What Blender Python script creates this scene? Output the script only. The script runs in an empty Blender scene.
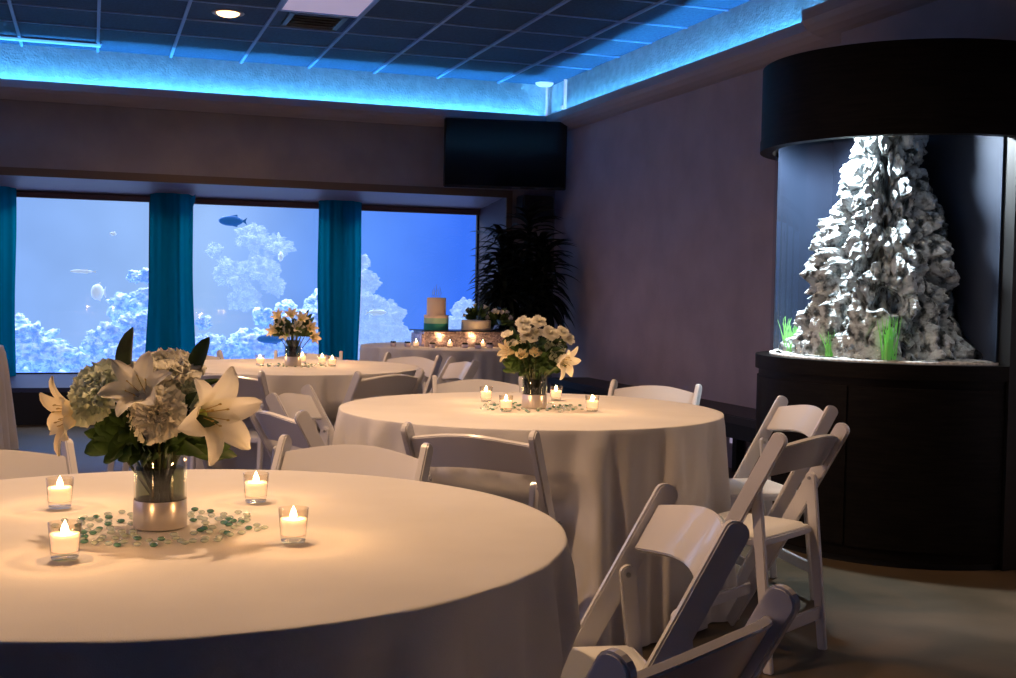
import bpy, math, random
from mathutils import Vector, Matrix, noise
random.seed(7)
PI = math.pi
C = bpy.context.scene.collection
rad = math.radians

# ------------------------------------------------------------------ materials
def principled(name, color, rough=.6, metal=0., spec=.5, emit=None, es=0., trans=0., ior=1.45, coat=0., sheen=0., alpha=1.):
    m = bpy.data.materials.new(name); m.use_nodes = True
    b = m.node_tree.nodes['Principled BSDF']
    b.inputs['Base Color'].default_value = (*color, 1)
    b.inputs['Roughness'].default_value = rough
    b.inputs['Metallic'].default_value = metal
    b.inputs['Specular IOR Level'].default_value = spec
    b.inputs['IOR'].default_value = ior
    b.inputs['Transmission Weight'].default_value = trans
    b.inputs['Coat Weight'].default_value = coat
    b.inputs['Sheen Weight'].default_value = sheen
    b.inputs['Alpha'].default_value = alpha
    if emit:
        b.inputs['Emission Color'].default_value = (*emit, 1)
        b.inputs['Emission Strength'].default_value = es
    return m

def noisy(m, c1, c2, scale=5, detail=4, lo=.35, hi=.65, bump=0., bscale=60, stretch=None, rough_var=None):
    nt = m.node_tree; N = nt.nodes; L = nt.links; b = N['Principled BSDF']
    tc = N.new('ShaderNodeTexCoord')
    src = tc.outputs['Object']
    if stretch:
        mp = N.new('ShaderNodeMapping'); mp.inputs['Scale'].default_value = stretch
        L.new(src, mp.inputs['Vector']); src = mp.outputs['Vector']
    n = N.new('ShaderNodeTexNoise'); n.inputs['Scale'].default_value = scale; n.inputs['Detail'].default_value = detail
    L.new(src, n.inputs['Vector'])
    r = N.new('ShaderNodeValToRGB')
    r.color_ramp.elements[0].position = lo; r.color_ramp.elements[0].color = (*c1, 1)
    r.color_ramp.elements[1].position = hi; r.color_ramp.elements[1].color = (*c2, 1)
    L.new(n.outputs['Fac'], r.inputs['Fac']); L.new(r.outputs['Color'], b.inputs['Base Color'])
    if bump:
        n2 = N.new('ShaderNodeTexNoise'); n2.inputs['Scale'].default_value = bscale; n2.inputs['Detail'].default_value = 3
        L.new(src, n2.inputs['Vector'])
        bp = N.new('ShaderNodeBump'); bp.inputs['Strength'].default_value = bump; bp.inputs['Distance'].default_value = .01
        L.new(n2.outputs['Fac'], bp.inputs['Height']); L.new(bp.outputs['Normal'], b.inputs['Normal'])
    if rough_var:
        mr = N.new('ShaderNodeMapRange'); mr.inputs['To Min'].default_value = rough_var[0]; mr.inputs['To Max'].default_value = rough_var[1]
        L.new(n.outputs['Fac'], mr.inputs['Value']); L.new(mr.outputs['Result'], b.inputs['Roughness'])
    return m

def thin_glass(name, tint=(1, 1, 1), refl=1.0, rough=0.02, blend=None):
    """thin pane: mostly transparent, Fresnel gloss on top"""
    m = bpy.data.materials.new(name); m.use_nodes = True
    nt = m.node_tree; N = nt.nodes; L = nt.links
    N.remove(N['Principled BSDF']); out = N['Material Output']
    t = N.new('ShaderNodeBsdfTransparent'); t.inputs['Color'].default_value = (*tint, 1)
    g = N.new('ShaderNodeBsdfGlossy'); g.inputs['Roughness'].default_value = rough
    lw = N.new('ShaderNodeLayerWeight'); lw.inputs['Blend'].default_value = .5
    pw = N.new('ShaderNodeMath'); pw.operation = 'POWER'; pw.inputs[1].default_value = 3.5
    L.new(lw.outputs['Facing'], pw.inputs[0])
    mu = N.new('ShaderNodeMath'); mu.operation = 'MULTIPLY_ADD'; mu.inputs[1].default_value = .55 * refl; mu.inputs[2].default_value = .035 * refl; mu.use_clamp = True
    L.new(pw.outputs[0], mu.inputs[0])
    mx = N.new('ShaderNodeMixShader'); L.new(mu.outputs[0], mx.inputs['Fac'])
    L.new(t.outputs[0], mx.inputs[1]); L.new(g.outputs[0], mx.inputs[2])
    L.new(mx.outputs[0], out.inputs['Surface'])
    return m

M = {}
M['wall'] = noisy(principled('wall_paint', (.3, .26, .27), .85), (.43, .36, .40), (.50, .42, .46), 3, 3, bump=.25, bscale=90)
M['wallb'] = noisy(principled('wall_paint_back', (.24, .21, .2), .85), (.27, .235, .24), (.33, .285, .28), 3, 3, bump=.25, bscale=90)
M['band'] = noisy(principled('textured_plaster', (.6, .6, .62), .9), (.50, .50, .52), (.64, .64, .66), 14, 5, bump=.7, bscale=55)
M['crown'] = principled('crown_paint', (.42, .36, .38), .6)
M['trimbrown'] = principled('brown_trim', (.13, .085, .06), .6)
M['soffit'] = principled('soffit_paint', (.22, .17, .2), .45)
M['reveal'] = principled('reveal_paint', (.09, .08, .12), .5)
M['sill'] = principled('sill_paint', (.035, .045, .11), .5)
M['redframe'] = principled('window_head_frame', (.10, .05, .06), .5)
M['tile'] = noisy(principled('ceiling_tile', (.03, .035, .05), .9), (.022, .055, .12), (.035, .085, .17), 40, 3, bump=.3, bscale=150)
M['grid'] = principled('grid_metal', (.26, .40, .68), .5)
M['black'] = principled('black_panel', (.006, .006, .007), .55)
M['kick'] = principled('kick_panel', (.01, .009, .012), .6)
M['dark_wood'] = noisy(principled('espresso_wood', (.012, .009, .008), .5, spec=.12), (.004, .003, .003), (.009, .007, .006), 6, 4, stretch=(1, 1, 14))
M['bench'] = principled('bench_wood', (.025, .02, .02), .4)
M['floor'] = noisy(principled('stained_concrete', (.1, .08, .05), .3), (.032, .026, .014), (.105, .07, .04), 1.5, 8, .3, .7, bump=.08, bscale=14, rough_var=(.30, .50))
M['floor'].node_tree.nodes['Principled BSDF'].inputs['Specular IOR Level'].default_value = .55
M['cloth'] = noisy(principled('white_linen', (.74, .72, .70), .9, sheen=.15), (.70, .68, .665), (.77, .75, .73), 3, 3, bump=.15, bscale=400)
M['chair'] = principled('white_resin', (.76, .75, .77), .2, coat=.6)
M['seatpad'] = principled('white_vinyl', (.78, .78, .76), .35)
M['bolt'] = principled('steel_bolt', (.5, .5, .5), .3, 1)
M['wax'] = principled('candle_wax', (.92, .76, .62), .6, emit=(1., .60, .33), es=1.0)  # wax emits by itself, standing in for candlelight shining through it
M['flame'] = principled('flame', (1, .8, .4), .5, emit=(1., .74, .38), es=40)
M['wick'] = principled('wick', (.02, .015, .01), .9)
M['cup'] = thin_glass('votive_glass', (1, .97, .92), 1.4)
M['vaseglass'] = thin_glass('vase_glass', (.93, .96, .95), 1.6)
M['satin'] = principled('silver_satin', (.62, .57, .56), .28, .55)
M['stemgreen'] = noisy(principled('stems', (.05, .07, .02), .6), (.02, .03, .01), (.09, .10, .03), 40)
M['leaf'] = noisy(principled('leaf_green', (.03, .07, .02), .4), (.02, .05, .018), (.07, .13, .035), 18)
M['leafdark'] = noisy(principled('leaf_dark', (.01, .015, .008), .5), (.004, .007, .004), (.012, .018, .01), 9)
def petal_mat(name, c):
    m = bpy.data.materials.new(name); m.use_nodes = True
    nt = m.node_tree; N = nt.nodes; L = nt.links; N.remove(N['Principled BSDF'])
    d = N.new('ShaderNodeBsdfDiffuse'); d.inputs['Color'].default_value = (*c, 1)
    t = N.new('ShaderNodeBsdfTranslucent'); t.inputs['Color'].default_value = (*c, 1)
    x = N.new('ShaderNodeMixShader'); x.inputs[0].default_value = .35
    L.new(d.outputs[0], x.inputs[1]); L.new(t.outputs[0], x.inputs[2]); L.new(x.outputs[0], N['Material Output'].inputs['Surface'])
    return m
M['petal'] = petal_mat('white_petal', (.95, .92, .82))
M['petal_cream'] = petal_mat('cream_petal', (.95, .83, .56))
M['petal_green'] = petal_mat('greenish_petal', (.84, .90, .74))
M['throat'] = principled('lily_throat', (.45, .55, .12), .6)
M['anther'] = principled('anther', (.50, .36, .12), .7)
M['gem'] = principled('clear_glass_gem', (.62, .74, .68), .08, spec=1, coat=.5, alpha=.55)
M['gem2'] = principled('aqua_glass_gem', (.10, .28, .22), .06, spec=1, coat=1, alpha=.85)
M['frame'] = principled('tv_bezel', (.008, .008, .009), .35)
M['screen'] = principled('tv_screen', (.003, .004, .005), .10, spec=.5)
M['mull'] = principled('mullion', (.01, .014, .018), .7)
M['sand'] = noisy(principled('white_sand', (.8, .8, .76), .9), (.55, .56, .54), (.9, .9, .86), 60)
M['tankback'] = noisy(principled('tank_back', (.12, .18, .32), .7), (.008, .015, .036), (.014, .026, .056), 2)
M['rim'] = principled('glass_edge', (.3, .4, .42), .2)
M['seagrass'] = principled('seagrass', (.35, .85, .25), .5, emit=(.2, .6, .15), es=.12)
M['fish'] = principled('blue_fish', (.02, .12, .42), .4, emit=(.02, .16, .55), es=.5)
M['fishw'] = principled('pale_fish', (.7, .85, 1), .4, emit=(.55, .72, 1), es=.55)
M['metalgrey'] = principled('grey_metal', (.16, .17, .19), .4, .6)
M['diffuser'] = principled('light_diffuser', (.78, .70, .78), .6, emit=(.5, .42, .62), es=.5)  # weak emission paints brightness into the ceiling panel and small pale fittings
M['lit'] = principled('lit_lens', (1, .7, .4), .5, emit=(1., .52, .22), es=6)
M['ring'] = principled('trim_ring', (.5, .35, .28), .4)
M['bluebar'] = principled('blue_lit_tube', (.4, .7, 1), .4, emit=(.12, .55, 1.), es=1.0)
M['led'] = principled('led_strip', (.3, .8, 1), .4, emit=(.08, .48, 1.), es=230)
M['led_added'] = principled('led_strip_added', (.3, .8, 1), .4, emit=(.12, .5, 1.), es=80)
M['pot'] = principled('pot', (.02, .02, .022), .5)
M['cream'] = principled('cream_icing', (.82, .68, .55), .6)
M['mint'] = principled('mint_icing', (.34, .58, .44), .6)
M['teal'] = principled('teal_icing', (.02, .30, .27), .6)
M['whiteicing'] = principled('white_icing', (.80, .74, .62), .6)
M['wire'] = principled('silver_wire', (.5, .5, .55), .3, 1)
M['lavender'] = principled('lavender_cup', (.55, .5, .65), .4)
M['coral_hl'] = None

def sequin():
    m = principled('sequin_fabric', (.5, .42, .5), .25, .55)
    nt = m.node_tree; N = nt.nodes; L = nt.links; b = N['Principled BSDF']
    tc = N.new('ShaderNodeTexCoord'); v = N.new('ShaderNodeTexVoronoi'); v.inputs['Scale'].default_value = 75
    L.new(tc.outputs['Object'], v.inputs['Vector'])
    r = N.new('ShaderNodeValToRGB'); r.color_ramp.elements[0].color = (.25, .2, .28, 1); r.color_ramp.elements[1].color = (1, .85, .9, 1)
    L.new(v.outputs['Color'], r.inputs['Fac']); L.new(r.outputs['Color'], b.inputs['Base Color'])
    bp = N.new('ShaderNodeBump'); bp.inputs['Strength'].default_value = 1; bp.inputs['Distance'].default_value = .02
    L.new(v.outputs['Color'], bp.inputs['Height']); L.new(bp.outputs['Normal'], b.inputs['Normal'])
    return m
M['sequin'] = sequin()

def curtain_mat():
    m = bpy.data.materials.new('teal_voile'); m.use_nodes = True
    nt = m.node_tree; N = nt.nodes; L = nt.links; N.remove(N['Principled BSDF'])
    d = N.new('ShaderNodeBsdfDiffuse'); d.inputs['Color'].default_value = (.0, .105, .13, 1)
    t = N.new('ShaderNodeBsdfTranslucent'); t.inputs['Color'].default_value = (.0, .24, .36, 1)
    x = N.new('ShaderNodeMixShader'); x.inputs[0].default_value = .5
    L.new(d.outputs[0], x.inputs[1]); L.new(t.outputs[0], x.inputs[2]); L.new(x.outputs[0], N['Material Output'].inputs['Surface'])
    return m
M['curtain'] = curtain_mat()

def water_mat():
    """tank back wall: emission painted in for light scattered in the water, paler to the left and lower"""
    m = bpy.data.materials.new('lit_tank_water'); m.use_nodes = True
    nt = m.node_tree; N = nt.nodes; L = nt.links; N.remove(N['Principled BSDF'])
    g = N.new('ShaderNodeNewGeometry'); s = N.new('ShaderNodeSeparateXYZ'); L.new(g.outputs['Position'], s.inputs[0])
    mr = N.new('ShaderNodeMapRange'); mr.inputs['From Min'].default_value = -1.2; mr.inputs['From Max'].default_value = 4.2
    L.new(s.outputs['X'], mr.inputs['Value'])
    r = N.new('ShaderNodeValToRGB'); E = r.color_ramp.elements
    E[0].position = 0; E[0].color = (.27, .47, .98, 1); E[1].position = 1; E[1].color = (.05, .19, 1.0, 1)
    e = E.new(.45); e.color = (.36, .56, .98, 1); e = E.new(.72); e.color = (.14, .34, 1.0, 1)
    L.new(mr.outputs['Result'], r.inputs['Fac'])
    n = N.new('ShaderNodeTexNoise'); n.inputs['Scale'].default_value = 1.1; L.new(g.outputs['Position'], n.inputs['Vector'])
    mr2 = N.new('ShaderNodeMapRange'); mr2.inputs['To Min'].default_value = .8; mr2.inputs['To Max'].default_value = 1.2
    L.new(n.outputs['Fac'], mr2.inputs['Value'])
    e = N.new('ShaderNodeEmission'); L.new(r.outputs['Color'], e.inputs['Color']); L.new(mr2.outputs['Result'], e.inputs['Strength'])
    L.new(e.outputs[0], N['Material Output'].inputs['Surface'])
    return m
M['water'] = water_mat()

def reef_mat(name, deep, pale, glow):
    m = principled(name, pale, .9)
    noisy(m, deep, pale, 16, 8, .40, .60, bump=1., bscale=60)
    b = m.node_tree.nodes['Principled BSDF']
    b.inputs['Emission Color'].default_value = (.16, .34, .84, 1); b.inputs['Emission Strength'].default_value = glow  # blue self-glow painted onto the rock for light scattered by tank water
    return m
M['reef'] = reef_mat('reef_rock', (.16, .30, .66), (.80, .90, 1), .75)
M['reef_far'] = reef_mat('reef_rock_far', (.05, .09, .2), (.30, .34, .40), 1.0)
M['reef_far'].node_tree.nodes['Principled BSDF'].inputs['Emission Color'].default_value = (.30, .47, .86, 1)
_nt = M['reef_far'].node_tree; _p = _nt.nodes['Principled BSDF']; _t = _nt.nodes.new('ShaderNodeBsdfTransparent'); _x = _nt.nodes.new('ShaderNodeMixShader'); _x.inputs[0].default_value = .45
_nt.links.new(_p.outputs[0], _x.inputs[1]); _nt.links.new(_t.outputs[0], _x.inputs[2]); _nt.links.new(_x.outputs[0], _nt.nodes['Material Output'].inputs['Surface'])  # see-through mix stands in for water haze over the far reef
M['rock'] = noisy(principled('tank_rock', (.6, .6, .6), .85), (.10, .12, .125), (.80, .86, .88), 22, 8, .38, .54, bump=1., bscale=70)

# ------------------------------------------------------------------ mesh builder
class MB:
    def __init__(s): s.v = []; s.f = []
    def add(s, V, F, T=None):
        o = len(s.v)
        s.v += [tuple(T @ Vector(p)) if T is not None else tuple(p) for p in V]
        s.f += [tuple(i + o for i in f) for f in F]
    def box(s, c, d, T=None, R=None):
        hx, hy, hz = d[0] / 2, d[1] / 2, d[2] / 2
        V = [Vector((x * hx, y * hy, z * hz)) for x in (-1, 1) for y in (-1, 1) for z in (-1, 1)]
        if R is not None: V = [R @ v for v in V]
        V = [v + Vector(c) for v in V]
        s.add(V, [(0, 1, 3, 2), (4, 6, 7, 5), (0, 4, 5, 1), (2, 3, 7, 6), (0, 2, 6, 4), (1, 5, 7, 3)], T)
    def b2(s, a, b, T=None):
        s.box([(a[i] + b[i]) / 2 for i in range(3)], [abs(b[i] - a[i]) for i in range(3)], T)
    def prism(s, poly, ext, T=None):
        """closed polygon (list of 3D points) extruded by vector ext"""
        n = len(poly); e = Vector(ext)
        V = [Vector(p) for p in poly] + [Vector(p) + e for p in poly]
        s.add(V, [tuple(range(n))[::-1], tuple(range(n, 2 * n))] + [(i, (i + 1) % n, n + (i + 1) % n, n + i) for i in range(n)], T)
    def lathe(s, prof, n=32, T=None, a0=0, a1=2 * PI, close=True):
        full = abs(a1 - a0 - 2 * PI) < 1e-6
        k = n if full else n + 1
        V = []
        for r, z in prof:
            for i in range(k):
                a = a0 + (a1 - a0) * i / n
                V.append((r * math.cos(a), r * math.sin(a), z))
        F = []
        for j in range(len(prof) - 1):
            for i in range(n):
                i2 = (i + 1) % k if full else i + 1
                F.append((j * k + i, j * k + i2, (j + 1) * k + i2, (j + 1) * k + i))
        s.add(V, F, T)
    def cyl(s, r, z0, z1, n=24, T=None):
        s.lathe([(0.0001, z0), (r, z0), (r, z1), (0.0001, z1)], n, T)
    def tube(s, pts, rr, n=6, T=None):
        pts = [Vector(p) for p in pts]; V = []; F = []
        if not isinstance(rr, (list, tuple)): rr = [rr] * len(pts)
        for i, p in enumerate(pts):
            d = (pts[min(i + 1, len(pts) - 1)] - pts[max(i - 1, 0)]).normalized()
            a = d.cross(Vector((0, 0, 1)) if abs(d.z) < .9 else Vector((1, 0, 0))).normalized(); b = d.cross(a)
            for k in range(n):
                t = 2 * PI * k / n; V.append(p + (a * math.cos(t) + b * math.sin(t)) * rr[i])
        for i in range(len(pts) - 1):
            for k in range(n):
                F.append((i * n + k, i * n + (k + 1) % n, (i + 1) * n + (k + 1) % n, (i + 1) * n + k))
        F += [tuple(range(n))[::-1], tuple(range((len(pts) - 1) * n, len(pts) * n))]
        s.add(V, F, T)
    def sphere(s, c, r, nu=12, nv=8, T=None, sc=(1, 1, 1), fn=None):
        V = []; F = []
        for j in range(nv + 1):
            t = PI * j / nv
            for i in range(nu):
                a = 2 * PI * i / nu
                d = Vector((math.sin(t) * math.cos(a), math.sin(t) * math.sin(a), math.cos(t)))
                k = fn(d) if fn else 1
                V.append((c[0] + d.x * r * sc[0] * k, c[1] + d.y * r * sc[1] * k, c[2] + d.z * r * sc[2] * k))
        for j in range(nv):
            for i in range(nu):
                F.append((j * nu + i, (j + 1) * nu + i, (j + 1) * nu + (i + 1) % nu, j * nu + (i + 1) % nu))
        s.add(V, F, T)
    def grid(s, fn, nu, nv, T=None):
        V = [fn(i / nu, j / nv) for j in range(nv + 1) for i in range(nu + 1)]
        F = [(j * (nu + 1) + i, j * (nu + 1) + i + 1, (j + 1) * (nu + 1) + i + 1, (j + 1) * (nu + 1) + i) for j in range(nv) for i in range(nu)]
        s.add(V, F, T)
    def build(s, name, mat, parent=None, smooth=False, angle=None, bevel=0, solid=0, loc=None, rz=None):
        me = bpy.data.meshes.new(name); me.from_pydata(s.v, [], s.f); me.update()
        me.materials.append(mat if not isinstance(mat, str) else M[mat])
        o = bpy.data.objects.new(name, me); C.objects.link(o)
        if parent is not None: o.parent = parent
        import bmesh
        bm = bmesh.new(); bm.from_mesh(me); bmesh.ops.remove_doubles(bm, verts=bm.verts, dist=1e-5)
        bmesh.ops.recalc_face_normals(bm, faces=bm.faces)
        if bevel:
            ed = [e for e in bm.edges if len(e.link_faces) == 2 and e.calc_face_angle(0) > .6]
            bmesh.ops.bevel(bm, geom=ed, offset=bevel, segments=2, affect='EDGES', clamp_overlap=True)
        for f in bm.faces: f.smooth = smooth
        if smooth and angle:
            for e in bm.edges:
                if len(e.link_faces) == 2 and e.calc_face_angle(0) > angle: e.smooth = False
        bm.to_mesh(me); bm.free()
        if solid:
            md = o.modifiers.new('solid', 'SOLIDIFY'); md.thickness = solid
        if loc: o.location = loc
        if rz is not None: o.rotation_euler.z = rz
        return o

def tag(o, label=None, cat=None, group=None, kind=None):
    if label: o['label'] = label
    if cat: o['category'] = cat
    if group: o['group'] = group
    if kind: o['kind'] = kind
    return o
def thing(name, label, cat, loc=(0, 0, 0), rz=0, group=None):
    o = bpy.data.objects.new(name, None); C.objects.link(o); o.empty_display_size = .1
    o.location = loc; o.rotation_euler = (0, 0, rz)
    return tag(o, label, cat, group)
def dup(root, loc=None, rot=None, label=None, group=None, scale=None, parent=None):
    r = root.copy(); C.objects.link(r)
    if parent is not None: r.parent = parent
    if loc is not None: r.location = loc
    if rot is not None: r.rotation_euler = rot
    if scale is not None: r.scale = (scale,) * 3
    if label: r['label'] = label
    if group: r['group'] = group
    for ch in list(root.children):
        dup(ch, parent=r)
    return r
def struct(o): o['kind'] = 'structure'; return o

# ------------------------------------------------------------------ room shell
CZ = 3.246; XR = 4.32; YB = 11.19; XL = -3.6; YF = -3.2
m = MB(); m.b2((XL - .2, YF - .2, -.1), (5.2, 14.2, 0)); struct(m.build('floor', 'floor'))
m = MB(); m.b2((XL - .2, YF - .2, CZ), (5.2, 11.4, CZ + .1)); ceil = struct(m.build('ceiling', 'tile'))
# T-bar grid of the suspended ceiling
m = MB()
X0, Y0, a, b = -.561, 10.191, .6096, .6236
i = -5
while X0 + i * a < 4.25:
    x = X0 + i * a
    if x > XL: m.b2((x - .012, YF, CZ - .016), (x + .012, YB, CZ + .002))
    i += 1
j = 0
while Y0 - j * b > YF:
    y = Y0 - j * b; m.b2((XL, y - .008, CZ - .009), (4.26, y + .008, CZ + .002)); j += 1
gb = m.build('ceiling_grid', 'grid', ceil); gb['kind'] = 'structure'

# back wall, pierced by the long aquarium opening (z 0.32..2.17)
ZT = 2.17
XO = 3.81
m = MB()
m.b2((XL, YB, ZT), (XO, YB + .14, CZ)); m.b2((XO, YB, 0), (XR + .3, YB + .14, CZ)); m.b2((XL, YB, 0), (-2.4, YB + .14, ZT))
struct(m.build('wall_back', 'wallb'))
m = MB()
m.b2((XR, 6.15, 0), (XR + .14, YB + .02, CZ)); m.b2((4.15, YF, 0), (XR + .14, 6.15, CZ))
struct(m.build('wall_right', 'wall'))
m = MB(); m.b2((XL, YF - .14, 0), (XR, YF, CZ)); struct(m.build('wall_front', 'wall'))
m = MB(); m.b2((XL, YF, 2.95), (XR, YF + .02, CZ)); struct(m.build('trim_15', 'band'))
m = MB(); m.b2((XL, YF, 2.86), (XR, YF + .16, 2.90)); m.b2((XL, YF + .145, 2.90), (XR, YF + .16, 2.94)); struct(m.build('trim_16', 'crown'))
m = MB(); m.b2((XL, YF + .03, 2.905), (XR - .2, YF + .045, 2.912)); tag(m.build('led_strip', 'led_added'), 'unseen blue light strip added behind the camera for the screen reflection', 'light strip')  # added out of view to put a blue band into the television screen
m = MB(); m.b2((XL - .14, YF, 0), (XL, 2.0, CZ)); struct(m.build('wall_left', 'wall'))
# plaster band above the crown (lit by the cove)
m = MB(); m.b2((XL, YB - .004, 2.86), (4.26, YB + .01, CZ)); struct(m.build('trim_1', 'band'))
m = MB(); m.b2((4.26, 6.15, 2.86), (XR + .01, YB, CZ)); m.b2((4.09, YF, 2.86), (4.16, 6.21, CZ)); struct(m.build('trim_2', 'band'))
# crown ledge that hides the light strip
prof = [(-.02, 2.775), (.05, 2.78), (.10, 2.80), (.14, 2.83), (.16, 2.86), (.16, 2.925), (.148, 2.925), (.148, 2.87), (.09, 2.83), (-.02, 2.83)]
m = MB(); m.prism([(XL, YB - d, z) for d, z in prof], (XR - XL - .02, 0, 0)); struct(m.build('trim_3', 'crown'))
m = MB(); m.prism([(XR - d - .01, 6.15, z) for d, z in prof], (0, YB - 6.15, 0))
m.prism([(4.15 - d - .01, YF, z) for d, z in prof], (0, 6.31 - YF, 0)); struct(m.build('trim_4', 'crown'))
# brown trim above the tank windows, sloping soffit, window head, sill and kick panel
m = MB(); m.b2((XL, YB - .02, 2.135), (XO + .06, YB + .01, 2.205)); m.b2((XO, YB - .02, 0), (XO + .06, YB + .01, 2.135)); struct(m.build('trim_5', 'trimbrown'))
m = MB(); m.prism([(-2.4, YB, 2.15), (-2.4, YB, 2.20), (-2.4, 11.8, 2.08), (-2.4, 11.8, 2.03)], (XO + 2.4, 0, 0)); struct(m.build('trim_6', 'soffit'))
m = MB(); m.b2((-2.4, 11.70, 1.99), (3.74, 11.76, 2.04)); struct(m.build('trim_7', 'redframe'))
m = MB(); m.prism([(3.70, 11.76, 0), (XO, YB + .01, 0), (XO + .02, YB + .01, 0), (3.84, 11.76, 0)], (0, 0, 2.15)); struct(m.build('trim_8', 'reveal'))
m = MB(); m.prism([(-2.4, YB, .28), (-2.4, YB, .32), (-2.4, 11.76, .41), (-2.4, 11.76, .28)], (XO + 2.4, 0, 0)); struct(m.build('trim_9', 'sill'))
m = MB(); m.b2((-2.4, YB, 0), (XO, YB + .06, .285)); struct(m.build('trim_10', 'kick'))
# windows (acrylic panes) between mullions
for n, (xa, xb) in enumerate(((-.63, .52), (.87, 2.12), (2.49, 3.70), (-2.2, -1.05)), 1):
    w = bpy.data.objects.new('window_%d' % n, None); C.objects.link(w); w.location = ((xa + xb) / 2, 11.73, 1.2); struct(w)
    hw = (xb - xa) / 2
    m = MB(); m.b2((-hw - .14, -.006, -.79), (hw + .03, .006, .80)); m.build('window_pane', thin_glass('acrylic_pane', (.97, .99, 1), .7), w)
    m = MB(); m.b2((hw - .012, -.012, -.79), (hw + .012, .012, .79)); m.b2((-hw - .13, -.012, -.8), (hw, .012, -.785)); m.build('window_frame', 'mull', w)
for n, x in enumerate((.69, 2.275, -.86), 11):
    m = MB(); m.b2((x - .115, 11.67, .35), (x + .115, 11.80, 2.08)); struct(m.build('trim_%d' % n, 'mull'))
m = MB(); m.b2((3.70, 11.74, .35), (4.4, 11.8, 2.08)); struct(m.build('trim_14', 'mull'))
# tank beyond the windows
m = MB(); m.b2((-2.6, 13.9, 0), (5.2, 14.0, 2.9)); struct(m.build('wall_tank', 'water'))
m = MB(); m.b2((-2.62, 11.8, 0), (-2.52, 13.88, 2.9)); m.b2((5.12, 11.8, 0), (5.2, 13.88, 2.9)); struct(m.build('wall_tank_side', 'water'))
m = MB(); m.grid(lambda u, v: (-2.5 + 7.6 * u, 11.8 + 2.05 * v, .36 + .10 * noise.noise(Vector((u * 30, v * 9, 0)))), 90, 24)
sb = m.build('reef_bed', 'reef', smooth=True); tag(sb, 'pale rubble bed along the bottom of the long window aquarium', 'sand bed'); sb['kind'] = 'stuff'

# ------------------------------------------------------------------ reef rocks
def reef(blobs, name, mat, label, rough=.55, sc=6., cat='rock', group=None):
    m = MB(); rr = random.Random(len(label) * 7 + len(blobs))
    for k, (x, y, z, r) in enumerate(blobs):
        subs = [(x, y, z, r * .80)]
        for q_ in range(9):
            a1, a2 = rr.uniform(0, 2 * PI), rr.uniform(-.5, 1.2)
            subs.append((x + r * .8 * math.cos(a1) * math.cos(a2), y - r * .5 * abs(math.sin(a1)), z + r * .75 * math.sin(a2), r * rr.uniform(.16, .42)))
        for n_, (bx, by, bz, br) in enumerate(subs):
            sd = Vector((bx * 3.1, by, bz * 2.7 + k + n_))
            flat = rr.uniform(.45, 1) if n_ else .85
            def fn(d):
                p = d * (sc * max(br, .12) * 1.6) + sd * 5
                v = 1 + rough * noise.fractal(p, .8, 2.2, 6) + .3 * abs(noise.noise(p * 2.3)) - .12 + .12 * noise.noise(p * 6)
                return max(.3, v)
            hi = n_ == 0
            m.sphere((bx, by, bz), br * 1.08, 72 if hi else 32, 48 if hi else 20, sc=(1, .8, flat), fn=fn)
    o = m.build(name, mat, smooth=True)
    return tag(o, label, cat, group)
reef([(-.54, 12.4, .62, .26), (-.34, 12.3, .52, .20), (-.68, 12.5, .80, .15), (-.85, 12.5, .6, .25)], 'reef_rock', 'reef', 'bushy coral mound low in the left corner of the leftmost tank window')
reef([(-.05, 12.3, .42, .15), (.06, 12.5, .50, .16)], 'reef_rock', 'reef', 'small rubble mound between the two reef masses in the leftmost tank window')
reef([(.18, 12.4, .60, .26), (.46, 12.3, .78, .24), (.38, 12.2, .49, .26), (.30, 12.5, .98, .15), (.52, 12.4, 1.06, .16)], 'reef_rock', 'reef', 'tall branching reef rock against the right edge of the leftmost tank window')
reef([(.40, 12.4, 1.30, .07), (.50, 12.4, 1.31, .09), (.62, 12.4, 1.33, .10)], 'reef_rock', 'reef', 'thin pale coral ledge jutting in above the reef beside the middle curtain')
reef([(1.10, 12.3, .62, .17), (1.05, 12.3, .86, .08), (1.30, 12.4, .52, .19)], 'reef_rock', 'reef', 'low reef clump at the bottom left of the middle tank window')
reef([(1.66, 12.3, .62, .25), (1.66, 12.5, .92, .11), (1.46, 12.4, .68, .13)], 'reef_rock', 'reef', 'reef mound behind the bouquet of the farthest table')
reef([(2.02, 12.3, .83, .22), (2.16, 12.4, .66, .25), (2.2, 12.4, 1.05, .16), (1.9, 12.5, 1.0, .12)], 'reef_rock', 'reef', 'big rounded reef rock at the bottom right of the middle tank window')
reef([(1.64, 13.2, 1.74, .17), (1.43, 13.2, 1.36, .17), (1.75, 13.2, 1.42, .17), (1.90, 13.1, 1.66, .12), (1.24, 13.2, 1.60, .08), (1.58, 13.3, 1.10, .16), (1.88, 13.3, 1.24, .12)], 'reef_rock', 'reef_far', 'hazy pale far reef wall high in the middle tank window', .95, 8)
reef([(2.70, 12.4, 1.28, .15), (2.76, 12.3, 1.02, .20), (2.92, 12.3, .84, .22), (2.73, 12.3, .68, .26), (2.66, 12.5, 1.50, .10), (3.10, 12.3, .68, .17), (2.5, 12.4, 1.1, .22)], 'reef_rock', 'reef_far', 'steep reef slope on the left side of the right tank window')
reef([(3.78, 12.4, 1.0, .15), (3.68, 12.4, .78, .2), (3.9, 12.4, .8, .2)], 'reef_rock', 'reef_far', 'faint reef rock behind the tiered cake in the right tank window', .5)

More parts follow.
